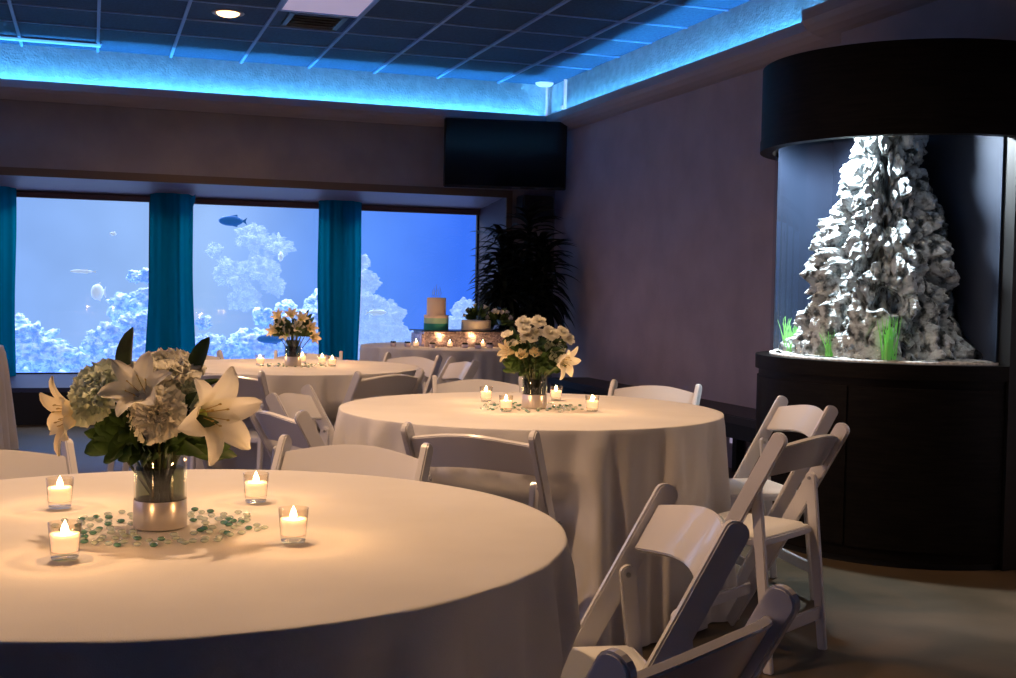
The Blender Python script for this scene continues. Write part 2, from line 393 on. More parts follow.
def fish(loc, L, H, mat, label, rz=0, flip=1):
    t = thing('reef_fish', label, 'fish', loc, rz)
    m = MB(); m.sphere((0, 0, 0), 1, 20, 14, sc=(L / 2, H * .22, H / 2)); m.build('body', mat, t, smooth=True)
    m = MB(); m.prism([(-flip * L * .44, -.003, 0), (-flip * L * .66, -.003, H * .36), (-flip * L * .60, -.003, 0), (-flip * L * .66, -.003, -H * .36)], (0, .006, 0)); m.build('tail', mat, t)
    m = MB(); m.prism([(flip * L * .2, -.003, H * .42), (-flip * L * .25, -.003, H * .62), (-flip * L * .3, -.003, H * .3)], (0, .006, 0))
    m.build('fin', mat, t); m = MB()
    m.prism([(flip * L * .1, -.003, -H * .42), (-flip * L * .25, -.003, -H * .58), (-flip * L * .3, -.003, -H * .3)], (0, .006, 0)); m.build('fin', mat, t)
    return t
fish((1.28, 12.0, 1.86), .235, .10, 'fish', 'dark blue oval fish near the top of the middle tank window', 0, -1)
fish((.06, 12.0, 1.15), .12, .15, 'fishw', 'pale striped angelfish in the leftmost tank window', .3, -1)
fish((-.08, 12.0, 1.34), .20, .035, 'fishw', 'slim white fish gliding above the angelfish', 0, -1)
fish((1.78, 12.1, 1.53), .05, .09, 'fishw', 'small white fish below and right of the dark blue fish', .5, 1)
fish((.20, 12.0, 1.70), .055, .04, 'fishw', 'tiny white fish alone in the upper leftmost tank window', 0, 1)
fish((2.74, 12.0, .99), .20, .06, 'fishw', 'pale fish close to the third curtain in the right tank window', .2, 1)
fish((1.66, 11.95, .72), .26, .09, 'fish', 'blue fish low behind the bouquet of the farthest table', 0, -1)

# ------------------------------------------------------------------ curtains
def curtain(x, wt, wb, label, seed):
    m = MB()
    def fn(u, v):
        z = .33 + (2.07 - .33) * v
        w = wb + (wt - wb) * v ** .6
        s = (u - .5) * 2
        wav = .007 * math.sin(u * 19 + seed) + .004 * math.sin(u * 43 + seed * 2 + v * 2)
        y = 11.64 - .06 * (1 - abs(s) ** 3) + .06 * 0 + wav
        return (x + s * w / 2 + .006 * math.sin(v * 7 + seed) * s, y, z)
    m.grid(fn, 48, 24)
    return tag(m.build('curtain', 'curtain', smooth=True), label, 'curtain')
curtain(.705, .37, .48, 'teal fabric panel between the left and middle tank windows', 1)
curtain(2.275, .43, .38, 'teal fabric panel between the middle and right tank windows', 4)
curtain(-.86, .46, .46, 'teal fabric panel at the left edge of the photo', 2)
m = MB()   # torn flap at top right of first curtain
m.grid(lambda u, v: (.86 + .045 * u - .06 * (1 - v) * u + .01 * math.sin(v * 9), 11.56 - .02 * u, 1.62 + .40 * v + (.05 * u if v > .5 else -.02 * u)), 5, 12)
m.build('loose_flap', 'curtain', bpy.data.objects['curtain'], smooth=True)

# ------------------------------------------------------------------ ceiling fixtures
t = thing('recessed_light', 'warm glowing recessed downlight in the dark tiled ceiling', 'ceiling light', (.951, 9.248, CZ))
m = MB(); m.lathe([(.085, -.002), (.115, -.006), (.12, 0), (.085, 0)], 32); m.build('trim_ring', 'ring', t, smooth=True)
m = MB(); m.sphere((0, 0, 0), .085, 24, 10, sc=(1, 1, .35)); m.build('lens', 'lit', t, smooth=True)
t = thing('ceiling_panel_light', 'faintly glowing pale rectangular light panel in the dark tiled ceiling', 'ceiling light', (0, 0, 0))
xa, xb = X0 + 3 * a + .0, X0 + 4 * a
ya, yb = Y0 - 2 * b, Y0 - 4 * b
m = MB(); m.b2((xa + .02, yb + .02, CZ - .012), (xb - .02, ya - .02, CZ - .003)); m.build('diffuser', 'diffuser', t)
t['label'] = 'faintly glowing pale rectangular light panel in the dark tiled ceiling'
m = MB()
for (p, q_) in (((xa, yb), (xa + .025, ya)), ((xb - .025, yb), (xb, ya)), ((xa, yb), (xb, yb + .025)), ((xa, ya - .025), (xb, ya))):
    m.b2((p[0], p[1], CZ - .02), (q_[0], q_[1], CZ))
m.build('frame', 'grid', t)
t = thing('ceiling_vent', 'dark square air vent with louvres beside the pale ceiling panel', 'vent', (0, 0, 0))
vx0, vx1, vy0, vy1 = X0 + 3 * a + .10, X0 + 4 * a - .08, Y0 - 2 * b - .22, Y0 - b - .16
vy0, vy1 = 8.975, 9.45
m = MB()
for (p, q_) in (((vx0, vy0), (vx0 + .04, vy1)), ((vx1 - .04, vy0), (vx1, vy1)), ((vx0, vy0), (vx1, vy0 + .04)), ((vx0, vy1 - .04), (vx1, vy1))):
    m.b2((p[0], p[1], CZ - .018), (q_[0], q_[1], CZ))
m.build('frame', 'metalgrey', t, bevel=.003)
m = MB(); m.b2((vx0, vy0, CZ - .004), (vx1, vy1, CZ)); m.build('backing', 'black', t)
for k in range(5):
    m = MB(); y = vy0 + .09 + k * .09; m.box(((vx0 + vx1) / 2, y, CZ - .014), (vx1 - vx0 - .09, .05, .004), R=Matrix.Rotation(.5, 3, 'X')); m.build('slat', 'metalgrey', t)
t = thing('linear_light', 'slim blue-lit linear tube fixture on the ceiling at far left', 'ceiling light', (-.55, 10.85, CZ - .02))
for dy in (-.022, .022):
    m = MB(); m.box((0, dy, 0), (1.24, .018, .018)); m.build('tube', 'bluebar', t)
m = MB(); m.box((0, 0, .012), (1.26, .08, .012)); m.build('housing', 'grid', t)
# little gadget and cable run in the cove corner
t = thing('corner_detector', 'small white round detector up in the cove corner', 'detector', (4.14, 11.07, CZ))
m = MB(); m.lathe([(.0001, -.03), (.06, -.03), (.085, -.012), (.09, 0)], 24); m.build('body', 'diffuser', t, smooth=True)
m = MB(); m.b2((4.235, 10.78, 2.93), (4.262, 10.80, CZ)); m.box((4.25, 10.85, 2.99), (.03, .05, .03)); tag(m.build('cable_channel', 'diffuser'), 'thin white vertical cable channel on the lit cove near the corner', 'cable')
m = MB(); m.b2((4.20, 11.17, 2.9), (4.215, 11.19, CZ)); tag(m.build('cable_channel', 'diffuser'), 'thin white vertical strip on the back cove left of the corner', 'cable')

# LED strips in the cove
def led(p, q_):
    m = MB(); m.b2(p, q_); return m.build('led_strip', 'led')
tag(led((XL, YB - .062, 2.836), (4.2, YB - .052, 2.842)), 'blue light strip hidden on the back wall crown ledge', 'light strip')
tag(led((4.224, 6.33, 2.836), (4.234, YB - .09, 2.842)), 'blue light strip hidden on the right wall crown ledge', 'light strip')

# ------------------------------------------------------------------ television and wall speaker
t = thing('television', 'large black wall-mounted television in the far corner under the cove', 'television', (3.66, 10.84, 2.19), -rad(11)); t.rotation_euler.x = rad(2.7)
m = MB(); m.b2((-.565, -.02, 0), (.595, .03, .64)); hs = m.build('housing', 'frame', t, bevel=.008)
m = MB(); m.b2((-.55, -.024, .025), (.58, -.018, .625)); m.build('screen', 'screen', hs)
m = MB(); m.b2((-.12, .03, .2), (.12, .06, .45)); m.tube([(0, .05, .32), (.06, .22, .32), (0, .30, .32)], .02); m.build('wall_mount', 'frame', t)
m = MB(); m.b2((.08, -.026, .008), (.16, -.02, .014)); m.b2((.3, -.026, .008), (.42, -.02, .012)); m.build('logo_strip', 'metalgrey', hs)
t = thing('wall_speaker', 'small black box speaker on the wall below the television', 'speaker', (4.06, 11.05, 1.94))
m = MB(); m.b2((-.16, -.1, 0), (.16, .1, .21)); m.build('cabinet', 'frame', t, bevel=.012)
m = MB(); m.b2((-.145, -.108, .015), (.145, -.1, .195)); m.build('grille', 'black', t)
m = MB(); m.b2((-.03, .1, .07), (.03, .17, .14)); m.build('bracket', 'frame', t)

# ------------------------------------------------------------------ corner plant
def leaf_strip(m, base, az, L, W, rise, droop, n=8, T=None):
    """arched blade leaf"""
    d = Vector((math.cos(az), math.sin(az), 0)); s = Vector((-math.sin(az), math.cos(az), 0)); V = []
    for i in range(n + 1):
        t = i / n
        c = Vector(base) + d * (L * t * math.cos(rise * (1 - t))) + Vector((0, 0, L * (math.sin(rise) * t - droop * t * t)))
        w = W * (math.sin(PI * min(1, t * .93 + .07)) ** .7) * .5
        V += [c - s * w + Vector((0, 0, w * .35)), c, c + s * w + Vector((0, 0, w * .35))]
    F = []
    for i in range(n):
        F += [(i * 3, i * 3 + 1, i * 3 + 4, i * 3 + 3), (i * 3 + 1, i * 3 + 2, i * 3 + 5, i * 3 + 4)]
    m.add(V, F, T)
t = thing('potted_palm', 'tall dark bushy potted palm in the corner below the television', 'plant', (3.76, 10.58, 0))
m = MB(); m.lathe([(.0001, 0), (.16, 0), (.2, .32), (.21, .34), (.185, .34), (.18, .30), (.0001, .30)], 28); m.build('pot', 'pot', t, smooth=True, angle=.7)
m = MB()
R_ = random.Random(3)
tips = []
for k in range(7):
    az = k * 2.4; lean = .15 + .05 * R_.random(); H = 1.05 + .85 * R_.random()
    tp = (lean * math.cos(az) * 1.2, lean * math.sin(az), H)
    m.tube([(.03 * math.cos(az), .03 * math.sin(az), .3), (lean * .6 * math.cos(az), lean * .6 * math.sin(az), .3 + H * .35), tp], .018); tips.append(tp)
m.build('cane', 'leafdark', t)
m = MB()
for tp in tips:
    for k in range(80):
        z = tp[2] + .22 - .6 * (k / 80) + .05 * R_.random()
        leaf_strip(m, (tp[0], tp[1], max(.5, z - .1)), R_.random() * 6.28, .22 + .14 * R_.random(), .062, .2 + 1.0 * (1 - k / 80), .5 + .7 * (k / 80))
m.build('foliage', 'leafdark', t)
m = MB()
for (az, L, z) in ((3.3, .30, 1.72), (3.6, .28, 1.80), (3.0, .33, 1.62), (3.4, .30, 1.52), (3.1, .32, 1.42), (3.5, .30, 1.32), (2.9, .30, 1.24), (3.3, .28, 1.14), (-.2, .25, 1.45), (-.5, .28, 1.30), (0, .27, 1.2)):
    for q_ in range(3):
        m = MB(); leaf_strip(m, (-.13 if az > 1.6 else .1, 0, z - .04 * q_), az + .3 * (q_ - 1), L, .04, .7, .9); m.build('frond', 'leafdark', t)

# ------------------------------------------------------------------ bench on right wall
def bench(y0, y1, label):
    t = thing('wall_bench', label, 'bench', (0, 0, 0))
    m = MB(); m.b2((3.92, y0, .40), (XR, y1, .455)); m.build('bench_top', 'bench', t, bevel=.006)
    m = MB(); m.b2((3.95, y0 + .02, .30), (3.98, y1 - .02, .40)); m.build('apron', 'black', t)
    for y in (y0 + .06, (y0 + y1) / 2, y1 - .06):
        for x in (3.97, 4.27):
            m = MB(); m.b2((x - .03, y - .03, 0), (x + .03, y + .03, .40)); m.build('leg', 'black', t)
bench(6.25, 8.6, 'low black bench along the right wall, nearer the cylindrical aquarium')
bench(8.7, 10.25, 'low black bench along the right wall, nearer the corner plant')
m = MB(); m.box((0, 0, 0), (.012, .12, .08)); m.box((-.008, -.03, 0), (.006, .035, .05)); m.box((-.008, .03, 0), (.006, .035, .05))
tag(m.build('wall_outlet', 'diffuser', loc=(XR - .008, 7.55, .22)), 'pale wall outlet plate under the bench near the aquarium', 'outlet')

# ------------------------------------------------------------------ cylindrical aquarium
AX, AY, AR = 3.92, 5.17, .745
aq = thing('cylinder_aquarium', 'tall half-round aquarium with black canopy and black cabinet on the right wall', 'aquarium', (AX, AY, 0))
h0, h1 = PI / 2, 3 * PI / 2
def half(m, r, z0, z1, n=64, r_in=0):
    pts = [(r * math.cos(h0 + PI * i / n), r * math.sin(h0 + PI * i / n), z0) for i in range(n + 1)]
    if r_in: pts += [(r_in * math.cos(h1 - PI * i / n), r_in * math.sin(h1 - PI * i / n), z0) for i in range(n + 1)]
    m.prism(pts, (0, 0, z1 - z0))
m = MB(); half(m, AR - .018, .03, .86); cb = m.build('cabinet', 'dark_wood', aq, smooth=True, angle=.5)
m = MB(); half(m, AR, .86, .93); m.build('cabinet_top', 'dark_wood', aq, smooth=True, angle=.5)
m = MB(); half(m, AR - .03, 0, .03); m.build('plinth', 'black', aq, smooth=True, angle=.5)
for k, (aa, ab) in enumerate(((93, 146), (147, 213), (214, 267))):
    m = MB(); ra = AR - .018
    n = 16
    pts = [(ra * math.cos(rad(aa + (ab - aa) * i / n)), ra * math.sin(rad(aa + (ab - aa) * i / n)), .08) for i in range(n + 1)]
    pts += [((ra + .008) * math.cos(rad(ab - (ab - aa) * i / n)), (ra + .008) * math.sin(rad(ab - (ab - aa) * i / n)), .08) for i in range(n + 1)]
    m.prism(pts, (0, 0, .74)); m.build('door', 'dark_wood', cb, smooth=True, angle=.5)
m = MB(); half(m, AR, 1.985, 2.36, r_in=AR - .05); half(m, AR, 2.36, 2.385); m.build('canopy', 'dark_wood', aq, smooth=True, angle=.5)
m = MB(); half(m, AR + .004, 1.965, 2.02, r_in=AR - .06); m.build('canopy_rim', 'dark_wood', aq, smooth=True, angle=.5)
m = MB(); m.b2((0, -AR, 0), (.22, AR, 2.385)); m.build('back_housing', 'black', aq)
m = MB(); m.b2((-.012, -.67, .93), (.0, .67, 2.35)); m.build('back_panel', 'tankback', aq)
GR = .672
m = MB(); m.lathe([(GR, .93), (GR, 2.05)], 96, a0=h0, a1=h1); m.build('glass', thin_glass('tank_glass', (.93, .97, 1), .45, .01), aq, smooth=True)
m = MB(); m.lathe([(GR - .008, .93), (GR - .008, 2.34)], 40, a0=h0, a1=rad(139)); m.build('back_film', 'tankback', aq, smooth=True)
m = MB(); m.lathe([(GR + .002, .93), (GR + .002, .942), (GR - .012, .942), (GR - .012, .93)], 96, a0=h0, a1=h1); m.build('glass_rim', 'sand', aq, smooth=True)
m = MB(); m.b2((-.35, -.668, .93), (-.10, -.655, 1.97)); 
m = MB()
def sandf(u, v):
    r = .001 + (GR - .014) * v; an = h0 + PI * u
    return (r * math.cos(an), r * math.sin(an), .945 + .018 * noise.noise(Vector((r * math.cos(an) * 9, r * math.sin(an) * 9, 3))))
m.grid(sandf, 60, 16); o = m.build('sand', 'sand', aq, smooth=True); o['kind'] = 'stuff'

# rock tower in the cylinder
RCX, RCY = 3.69, 5.045
def rockfn(u, v):
    an = 2 * PI * u
    z = .94 + 1.22 * v
    base = .285 * max(0, 1 - v * 1.22) ** .95 + .15 + .05 * max(0, v - .7)
    ca, sa = math.cos(an), math.sin(an)
    p = Vector((ca * 1.1, sa * 1.1, z * 2.3)) * 2.0
    f = noise.fractal(p, .8, 2.1, 6)
    vs = max(.55, 1.1 - v)                                   # more vertical streaks near the top
    pk = Vector((ca * base * 17, sa * base * 17, z * 12 * vs + 3))
    d1 = noise.voronoi(pk)[0]; d2 = noise.voronoi(pk * 2.1 + Vector((3, 1, 2)))[0]
    d3 = noise.voronoi(pk * 4.6 + Vector((7, 2, 5)))[0]
    knob = .075 * (.55 - d1[0]) + .040 * (.5 - d2[0]) + .016 * (.5 - d3[0])
    crack = -.05 * max(0, .16 - (d1[1] - d1[0])) / .16
    big = noise.noise(p * .9 + Vector((2, 8, 1)))
    r = base * (1 + .27 * f + .12 * big) + knob * (.75 + .4 * (1 - v)) * (.55 + 1.1 * abs(noise.noise(p * 1.4)) + .3 * big) + crack + .012 * noise.noise(pk * 4)
    hole = noise.noise(p * 1.9 + Vector((11, 3, 7)))
    if hole > .24: r -= min(.16, (hole - .24) * 1.6) * (1 if v < .8 else .4)
    x = ca * r; y = sa * r
    if v > .985: x *= .3; y *= .3
    x = min(x, AX - .02 - RCX)
    wx, wy = RCX + x - AX, RCY + y - AY
    d = math.hypot(wx, wy)
    if d > GR - .03: k = (GR - .03) / d; x = wx * k + AX - RCX; y = wy * k + AY - RCY
    return (x, y, z)
m = MB(); m.grid(rockfn, 340, 330)
tag(m.build('rock_tower', 'rock', smooth=True, loc=(RCX, RCY, 0)), 'tall craggy white rock tower inside the cylindrical aquarium', 'rock')

def tuft(x, y, n, H, spread, label, seed):
    r = random.Random(seed); t = thing('aquarium_plant', label, 'plant', (x, y, .945))
    m = MB()
    for k in range(n):
        az = r.random() * 6.28; bx, by = r.uniform(-spread, spread), r.uniform(-spread * .6, spread * .6); hh = H * r.uniform(.5, 1); ln = r.uniform(.01, .05)
        pts = [(bx, by, 0), (bx + ln * .4 * math.cos(az), by + ln * .4 * math.sin(az), hh * .5), (bx + ln * math.cos(az), by + ln * math.sin(az), hh)]
        m.tube(pts, [.0035, .0032, .001], 4)
    m.build('blades', 'seagrass', t)
tuft(3.43, 5.47, 34, .19, .035, 'bright green grassy plant at the left side of the rock tower', 1)
tuft(3.345, 5.30, 24, .10, .04, 'short green plant at the left foot of the rock tower', 2)
tuft(3.33, 4.95, 22, .13, .022, 'small green plant at the middle foot of the rock tower', 3)
tuft(3.47, 4.69, 34, .20, .03, 'tall green grassy plant in front of the right side of the rock tower', 4)

# ------------------------------------------------------------------ folding chair
TOPY, TOPZ, FY = -.235, .79, .205
D = Vector((0, FY - TOPY, -TOPZ)).normalized(); LEN = Vector((0, FY - TOPY, -TOPZ)).length
NR = Vector((0, -D.z, D.y))       # forward-up normal of the slanted post
def P_(s, off=0, x=0): return Vector((x, TOPY, TOPZ)) + D * s + NR * off
def make_chair():
    t = thing('folding_chair', 'x', 'chair')
    for sx in (-1, 1):
        m = MB(); xo = sx * .2225; th = .022
        w = .027
        pts = []
        for k in range(9):
            an = PI * k / 8
            pts.append(P_(.022 - .022 * math.sin(an), w * math.cos(an)))
        pts += [P_(.50, -w), P_(LEN - .05, -w * .72), P_(LEN - .005, -w * .72), P_(LEN - .02, w * .72), P_(.50, w)]
        pts = [Vector((xo - sx * th / 2 * 0 - th / 2, p.y, max(p.z, 0))) for p in pts]
        m.prism(pts, (th, 0, 0)); m.build('back_post', 'chair', t, bevel=.004)
    # crest rail, curved backwards in the middle
    m = MB(); n = 20; V = []; F = []
    for i in range(n + 1):
        u = i / n * 2 - 1; x = u * .2115
        bow = -.032 * (1 - u * u)
        s_top = .052 - .046 * math.cos(u * PI / 2)
        s_bot = .168 - .036 * (math.cos(u * PI / 2))
        for (s, o_) in ((s_top, .009), (s_top, -.009), (s_bot, -.009), (s_bot, .009)):
            V.append(P_(s, o_ + bow, x))
    for i in range(n):
        for k in range(4): F.append((i * 4 + k, i * 4 + (k + 1) % 4, (i + 1) * 4 + (k + 1) % 4, (i + 1) * 4 + k))
    F += [(0, 1, 2, 3), (n * 4 + 3, n * 4 + 2, n * 4 + 1, n * 4)]
    m.add(V, F); m.build('crest_rail', 'chair', t, smooth=True, angle=.6, bevel=.003)
    # rear legs, pivoting inside the posts
    pz = .595; s_p = (TOPZ - pz) / -D.z; py = TOPY + D.y * s_p
    for sx in (-1, 1):
        xo = sx * .190; th = .02; w = .019
        a_, b_ = Vector((0, py, pz + .02)), Vector((0, -.19, 0)); dd = (b_ - a_).normalized(); nn = Vector((0, -dd.z, dd.y))
        pts = [a_ + dd * (.019 - .019 * math.sin(PI * k / 8)) + nn * (w * math.cos(PI * k / 8)) for k in range(9)]
        pts += [b_ - nn * w * .8, b_ + nn * w * .8]
        m = MB(); m.prism([Vector((xo - th / 2, p.y, max(p.z, 0))) for p in pts], (th, 0, 0)); rl = m.build('rear_leg', 'chair', t, bevel=.003)
        m = MB(); T = Matrix.Translation((xo, py, pz)) @ Matrix.Rotation(PI / 2, 4, 'Y')
        m.cyl(.006, -.014, .014, 10, T); m.build('bolt', 'bolt', rl)
    # seat
    m = MB(); m.b2((-.178, -.145, .405), (.178, .195, .432)); m.build('seat_frame', 'chair', t, bevel=.006)
    def pad(u, v):
        x = (u - .5) * 2; y = (v - .5) * 2
        e = max(abs(x), abs(y)); zz = .452 - .02 * e ** 8
        return (x * .168, .025 + y * .160, zz)
    m = MB(); m.grid(pad, 18, 18); m.b2((-.168, -.133, .43), (.168, .183, .434)); m.build('seat', 'seatpad', t, smooth=True, angle=.9)
    # stretchers
    m = MB(); zz = .13; yl = -.19 + (py + .19) * (zz / pz); m.b2((-.19, yl - .008, zz - .022), (.19, yl + .008, zz + .022)); m.build('stretcher', 'chair', t, bevel=.003)
    m = MB(); zz = .16; s_ = (TOPZ - zz) / -D.z; c = P_(s_); m.b2((-.212, c.y - .008, zz - .02), (.212, c.y + .008, zz + .02)); m.build('stretcher', 'chair', t, bevel=.003)
    return t

chairs = [  # top-mid x, y, facing degrees, table index, label
    (1.225, 2.27, 171, 1, 'white folding chair facing the nearest table, its crest reflecting blue light'),
    (.80, 1.44, 122, 1, 'white folding chair closest to the camera at the bottom edge, seen from behind'),
    (.73, 3.45, 234, 1, 'white folding chair behind the nearest table, centre, facing the camera'),
    (-.275, 3.53, -72, 1, 'white folding chair behind the nearest table, cut by the left edge of the photo'),
    (2.845, 4.38, 174, 2, 'white folding chair right of the middle table, farther of two by the aquarium'),
    (2.275, 3.455, 120, 2, 'white folding chair with its back to the camera at the right of the middle table'),
    (2.66, 5.44, 223, 2, 'white folding chair behind the middle table nearest the right wall'),
    (1.88, 5.92, 258, 2, 'white folding chair behind the middle table, left of its bouquet'),
    (1.14, 3.685, 49, 2, 'white folding chair tucked against the front left of the middle table, back toward the camera'),
    (.635, 4.48, 16, 2, 'white folding chair left of the middle table, nearer of two side by side'),
    (.80, 5.20, -28, 2, 'white folding chair left of the middle table, farther of two side by side'),
    (.64, 6.43, 58, 3, 'white folding chair at the near left of the farthest round table, behind the lily bouquet'),
    (1.53, 6.35, 118, 3, 'white folding chair at the near right of the farthest round table, pale teal back'),
    (2.27, 7.42, 183, 3, 'white folding chair in profile at the right of the farthest round table'),
    (2.08, 7.98, 216, 3, 'white folding chair standing before the cake table, facing the farthest round table'),
    (1.43, 8.38, 258, 3, 'white folding chair behind the farthest round table, right of its bouquet'),
    (.62, 8.34, -67, 3, 'white folding chair behind the farthest round table, left of its bouquet'),
    (.08, 6.95, 10, 3, 'white folding chair at the left of the farthest round table, hidden by the lily bouquet'),
]
base = make_chair(); feet = {1: [], 2: [], 3: []}
for k, (x, y, fd, ti, lab) in enumerate(chairs):
    f = rad(fd); ox, oy = x - TOPY * math.cos(f), y - TOPY * math.sin(f)
    o = base if k == 0 else dup(base)
    o.location = (ox, oy, 0); o.rotation_euler = (0, 0, f - PI / 2); o['label'] = lab; o['group'] = 'white folding chairs'
    feet[ti].append((ox, oy, f))

# ------------------------------------------------------------------ tables
def smooth(a_, b_, x):
    t = max(0, min(1, (x - a_) / (b_ - a_))); return t * t * (3 - 2 * t)
def table(cx, cy, label, clabel, fl, seed, R=.762, H=.762, flare=.055):
    t = thing('round_table', label, 'table', (cx, cy, 0), 0)
    m = MB(); m.lathe([(.0001, H - .035), (R - .012, H - .035), (R - .008, H - .006), (.0001, H - .006)], 48); m.build('tabletop', 'bench', t)
    for k in range(4):
        m = MB(); an = PI / 4 + k * PI / 2; m.tube([(.38 * math.cos(an), .38 * math.sin(an), 0), (.38 * math.cos(an), .38 * math.sin(an), H - .035)], .014); m.build('leg', 'metalgrey', t)
    rr = random.Random(seed)
    ph = [rr.random() * 6.28 for _ in range(6)]
    NA = 400
    def fold(an):
        s = .62 * math.sin(15 * an + ph[0] + 1.1 * math.sin(3 * an + ph[3])) + .50 * math.sin(25 * an + ph[1] + 1.2 * math.sin(4 * an + ph[4])) + .26 * math.sin(41 * an + ph[2] + math.sin(5 * an))
        s = math.copysign(abs(s) ** .8, s)
        return max(-1.0, s * 1.2) + .25 * math.sin(55 * an + ph[5]) * 0
    rings = [(0.0001, H, 0)] + [(R * q_ / 8, H, 0) for q_ in range(1, 8)] + [(R - .02, H, 0), (R - .006, H - .0002, 0), (R - .0015, H - .0012, 0), (R, H - .0045, .02), (R + .002, H - .02, .05)]
    nz = 26
    for k in range(1, nz + 1):
        u = k / nz; rings.append((R + .004 + flare * u ** 1.1, H - .02 - (H - .026) * u, .10 + .90 * u ** .6))
    V = []
    for (r, z, am) in rings:
        for i in range(NA):
            an = 2 * PI * i / NA
            q_ = r + .046 * am * fold(an) - .010 * am
            if r < R - .001: q_ = r
            # cloth pushed in by the chairs standing against it
            if fl and z < .60:
                px, py = cx + q_ * math.cos(an), cy + q_ * math.sin(an)
                for (ox, oy, f) in fl:
                    lx = (px - ox) * math.sin(f) - (py - oy) * math.cos(f); ly = (px - ox) * math.cos(f) + (py - oy) * math.sin(f)
                    lim = .232
                    wgt = (1 - smooth(.235, .34, abs(lx))) * (1 - smooth(.47, .60, z))
                    if ly < lim and wgt > 0 and ly > -.5: q_ -= (lim - ly) * wgt / max(.5, abs(math.cos(an - f)))
            V.append((q_ * math.cos(an), q_ * math.sin(an), z))
    F = [(j * NA + i, j * NA + (i + 1) % NA, (j + 1) * NA + (i + 1) % NA, (j + 1) * NA + i) for j in range(len(rings) - 1) for i in range(NA)]
    m = MB(); m.add(V, F)
    o = m.build('tablecloth', 'cloth', smooth=True, loc=(cx, cy, 0)); tag(o, clabel, 'tablecloth')
T1, T2, T3 = (.147, 2.396), (1.667, 4.539), (1.123, 7.202)
table(*T1, 'round banquet table under the nearest white cloth with the lily bouquet', 'floor-length white cloth over the nearest round table, with the large lily bouquet on it', feet[1], 1)
table(*T2, 'round banquet table under the middle white cloth', 'floor-length white cloth over the middle round table beside the aquarium chairs', feet[2], 2)
table(*T3, 'round banquet table under the farthest white cloth before the tank windows', 'floor-length white cloth over the farthest round table, before the tank windows', feet[3], 3)
table(-1.36, 9.55, 'table cut off by the left edge of the photo, under a white cloth', 'white cloth hanging from the table cut off by the left edge of the photo', [], 4)
CK = (2.86, 9.72)
table(*CK, 'round table carrying the cakes, under a grey-lavender looking cloth', 'floor-length cloth over the cake table below the right tank window', [], 5, flare=.05)

# ------------------------------------------------------------------ candles
def make_votive():
    t = thing('votive_candle', 'x', 'candle')
    m = MB(); m.lathe([(.0001, .004), (.0215, .004), (.0235, .012), (.0275, .062), (.0265, .062), (.0225, .013), (.0001, .012)], 28); m.build('glass_cup', 'cup', t, smooth=True)
    m = MB(); m.lathe([(.0001, 0), (.021, 0), (.0225, .004), (.0001, .0045)], 24); m.build('glass_foot', 'vaseglass', t, smooth=True)
    m = MB(); m.lathe([(.0001, .013), (.0215, .014), (.0242, .043), (.012, .041), (.0001, .040)], 28); wx = m.build('wax', 'wax', t, smooth=True)
    m = MB(); m.tube([(0, 0, .04), (.0006, 0, .047)], .0008, 5); m.build('wick', 'wick', wx)
    m = MB(); m.lathe([(.0001, .040), (.0045, .043), (.0064, .048), (.0054, .054), (.0022, .061), (.0001, .066)], 12); m.build('flame', 'flame', wx, smooth=True)
    return t
vb = make_votive(); first = True
ZT_ = .7635
vot = [(-.058, 2.65, 'lit votive candle on the nearest table, back left of the vase'), (-.039, 2.152, 'lit votive candle on the nearest table, front left of the vase'),
       (.339, 2.632, 'lit votive candle on the nearest table, back right of the vase'), (.351, 2.198, 'lit votive candle on the nearest table, front right of the vase'),
       (1.573, 4.832, 'lit votive candle on the middle table, farthest left'), (1.519, 4.416, 'lit votive candle on the middle table, just left of the vase in front'),
       (1.89, 4.837, 'lit votive candle on the middle table, just right behind the vase'), (1.858, 4.365, 'lit votive candle on the middle table, farthest right'),
       (.949, 7.245, 'lit votive candle on the farthest round table, left of the vase'), (1.333, 7.327, 'lit votive candle on the farthest round table, second from the right'),
       (1.358, 7.137, 'lit votive candle on the farthest round table, rightmost'), (1.24, 7.50, 'lit votive candle on the farthest round table, behind the vase')]
def cpoint(x, y, z, e, r=.03):
    l = bpy.data.lights.new('candle_glow', 'POINT'); l.energy = e; l.color = (1, .50, .18); l.shadow_soft_size = r
    o = bpy.data.objects.new('candle_glow', l); C.objects.link(o); o.location = (x, y, z)
for k, (x, y, lab) in enumerate(vot):
    o = vb if k == 0 else dup(vb)
    o.location = (x, y, ZT_); o['label'] = lab; o['group'] = 'votive candles on the round tables'
    cpoint(x, y, ZT_ + .088, .85, .004)

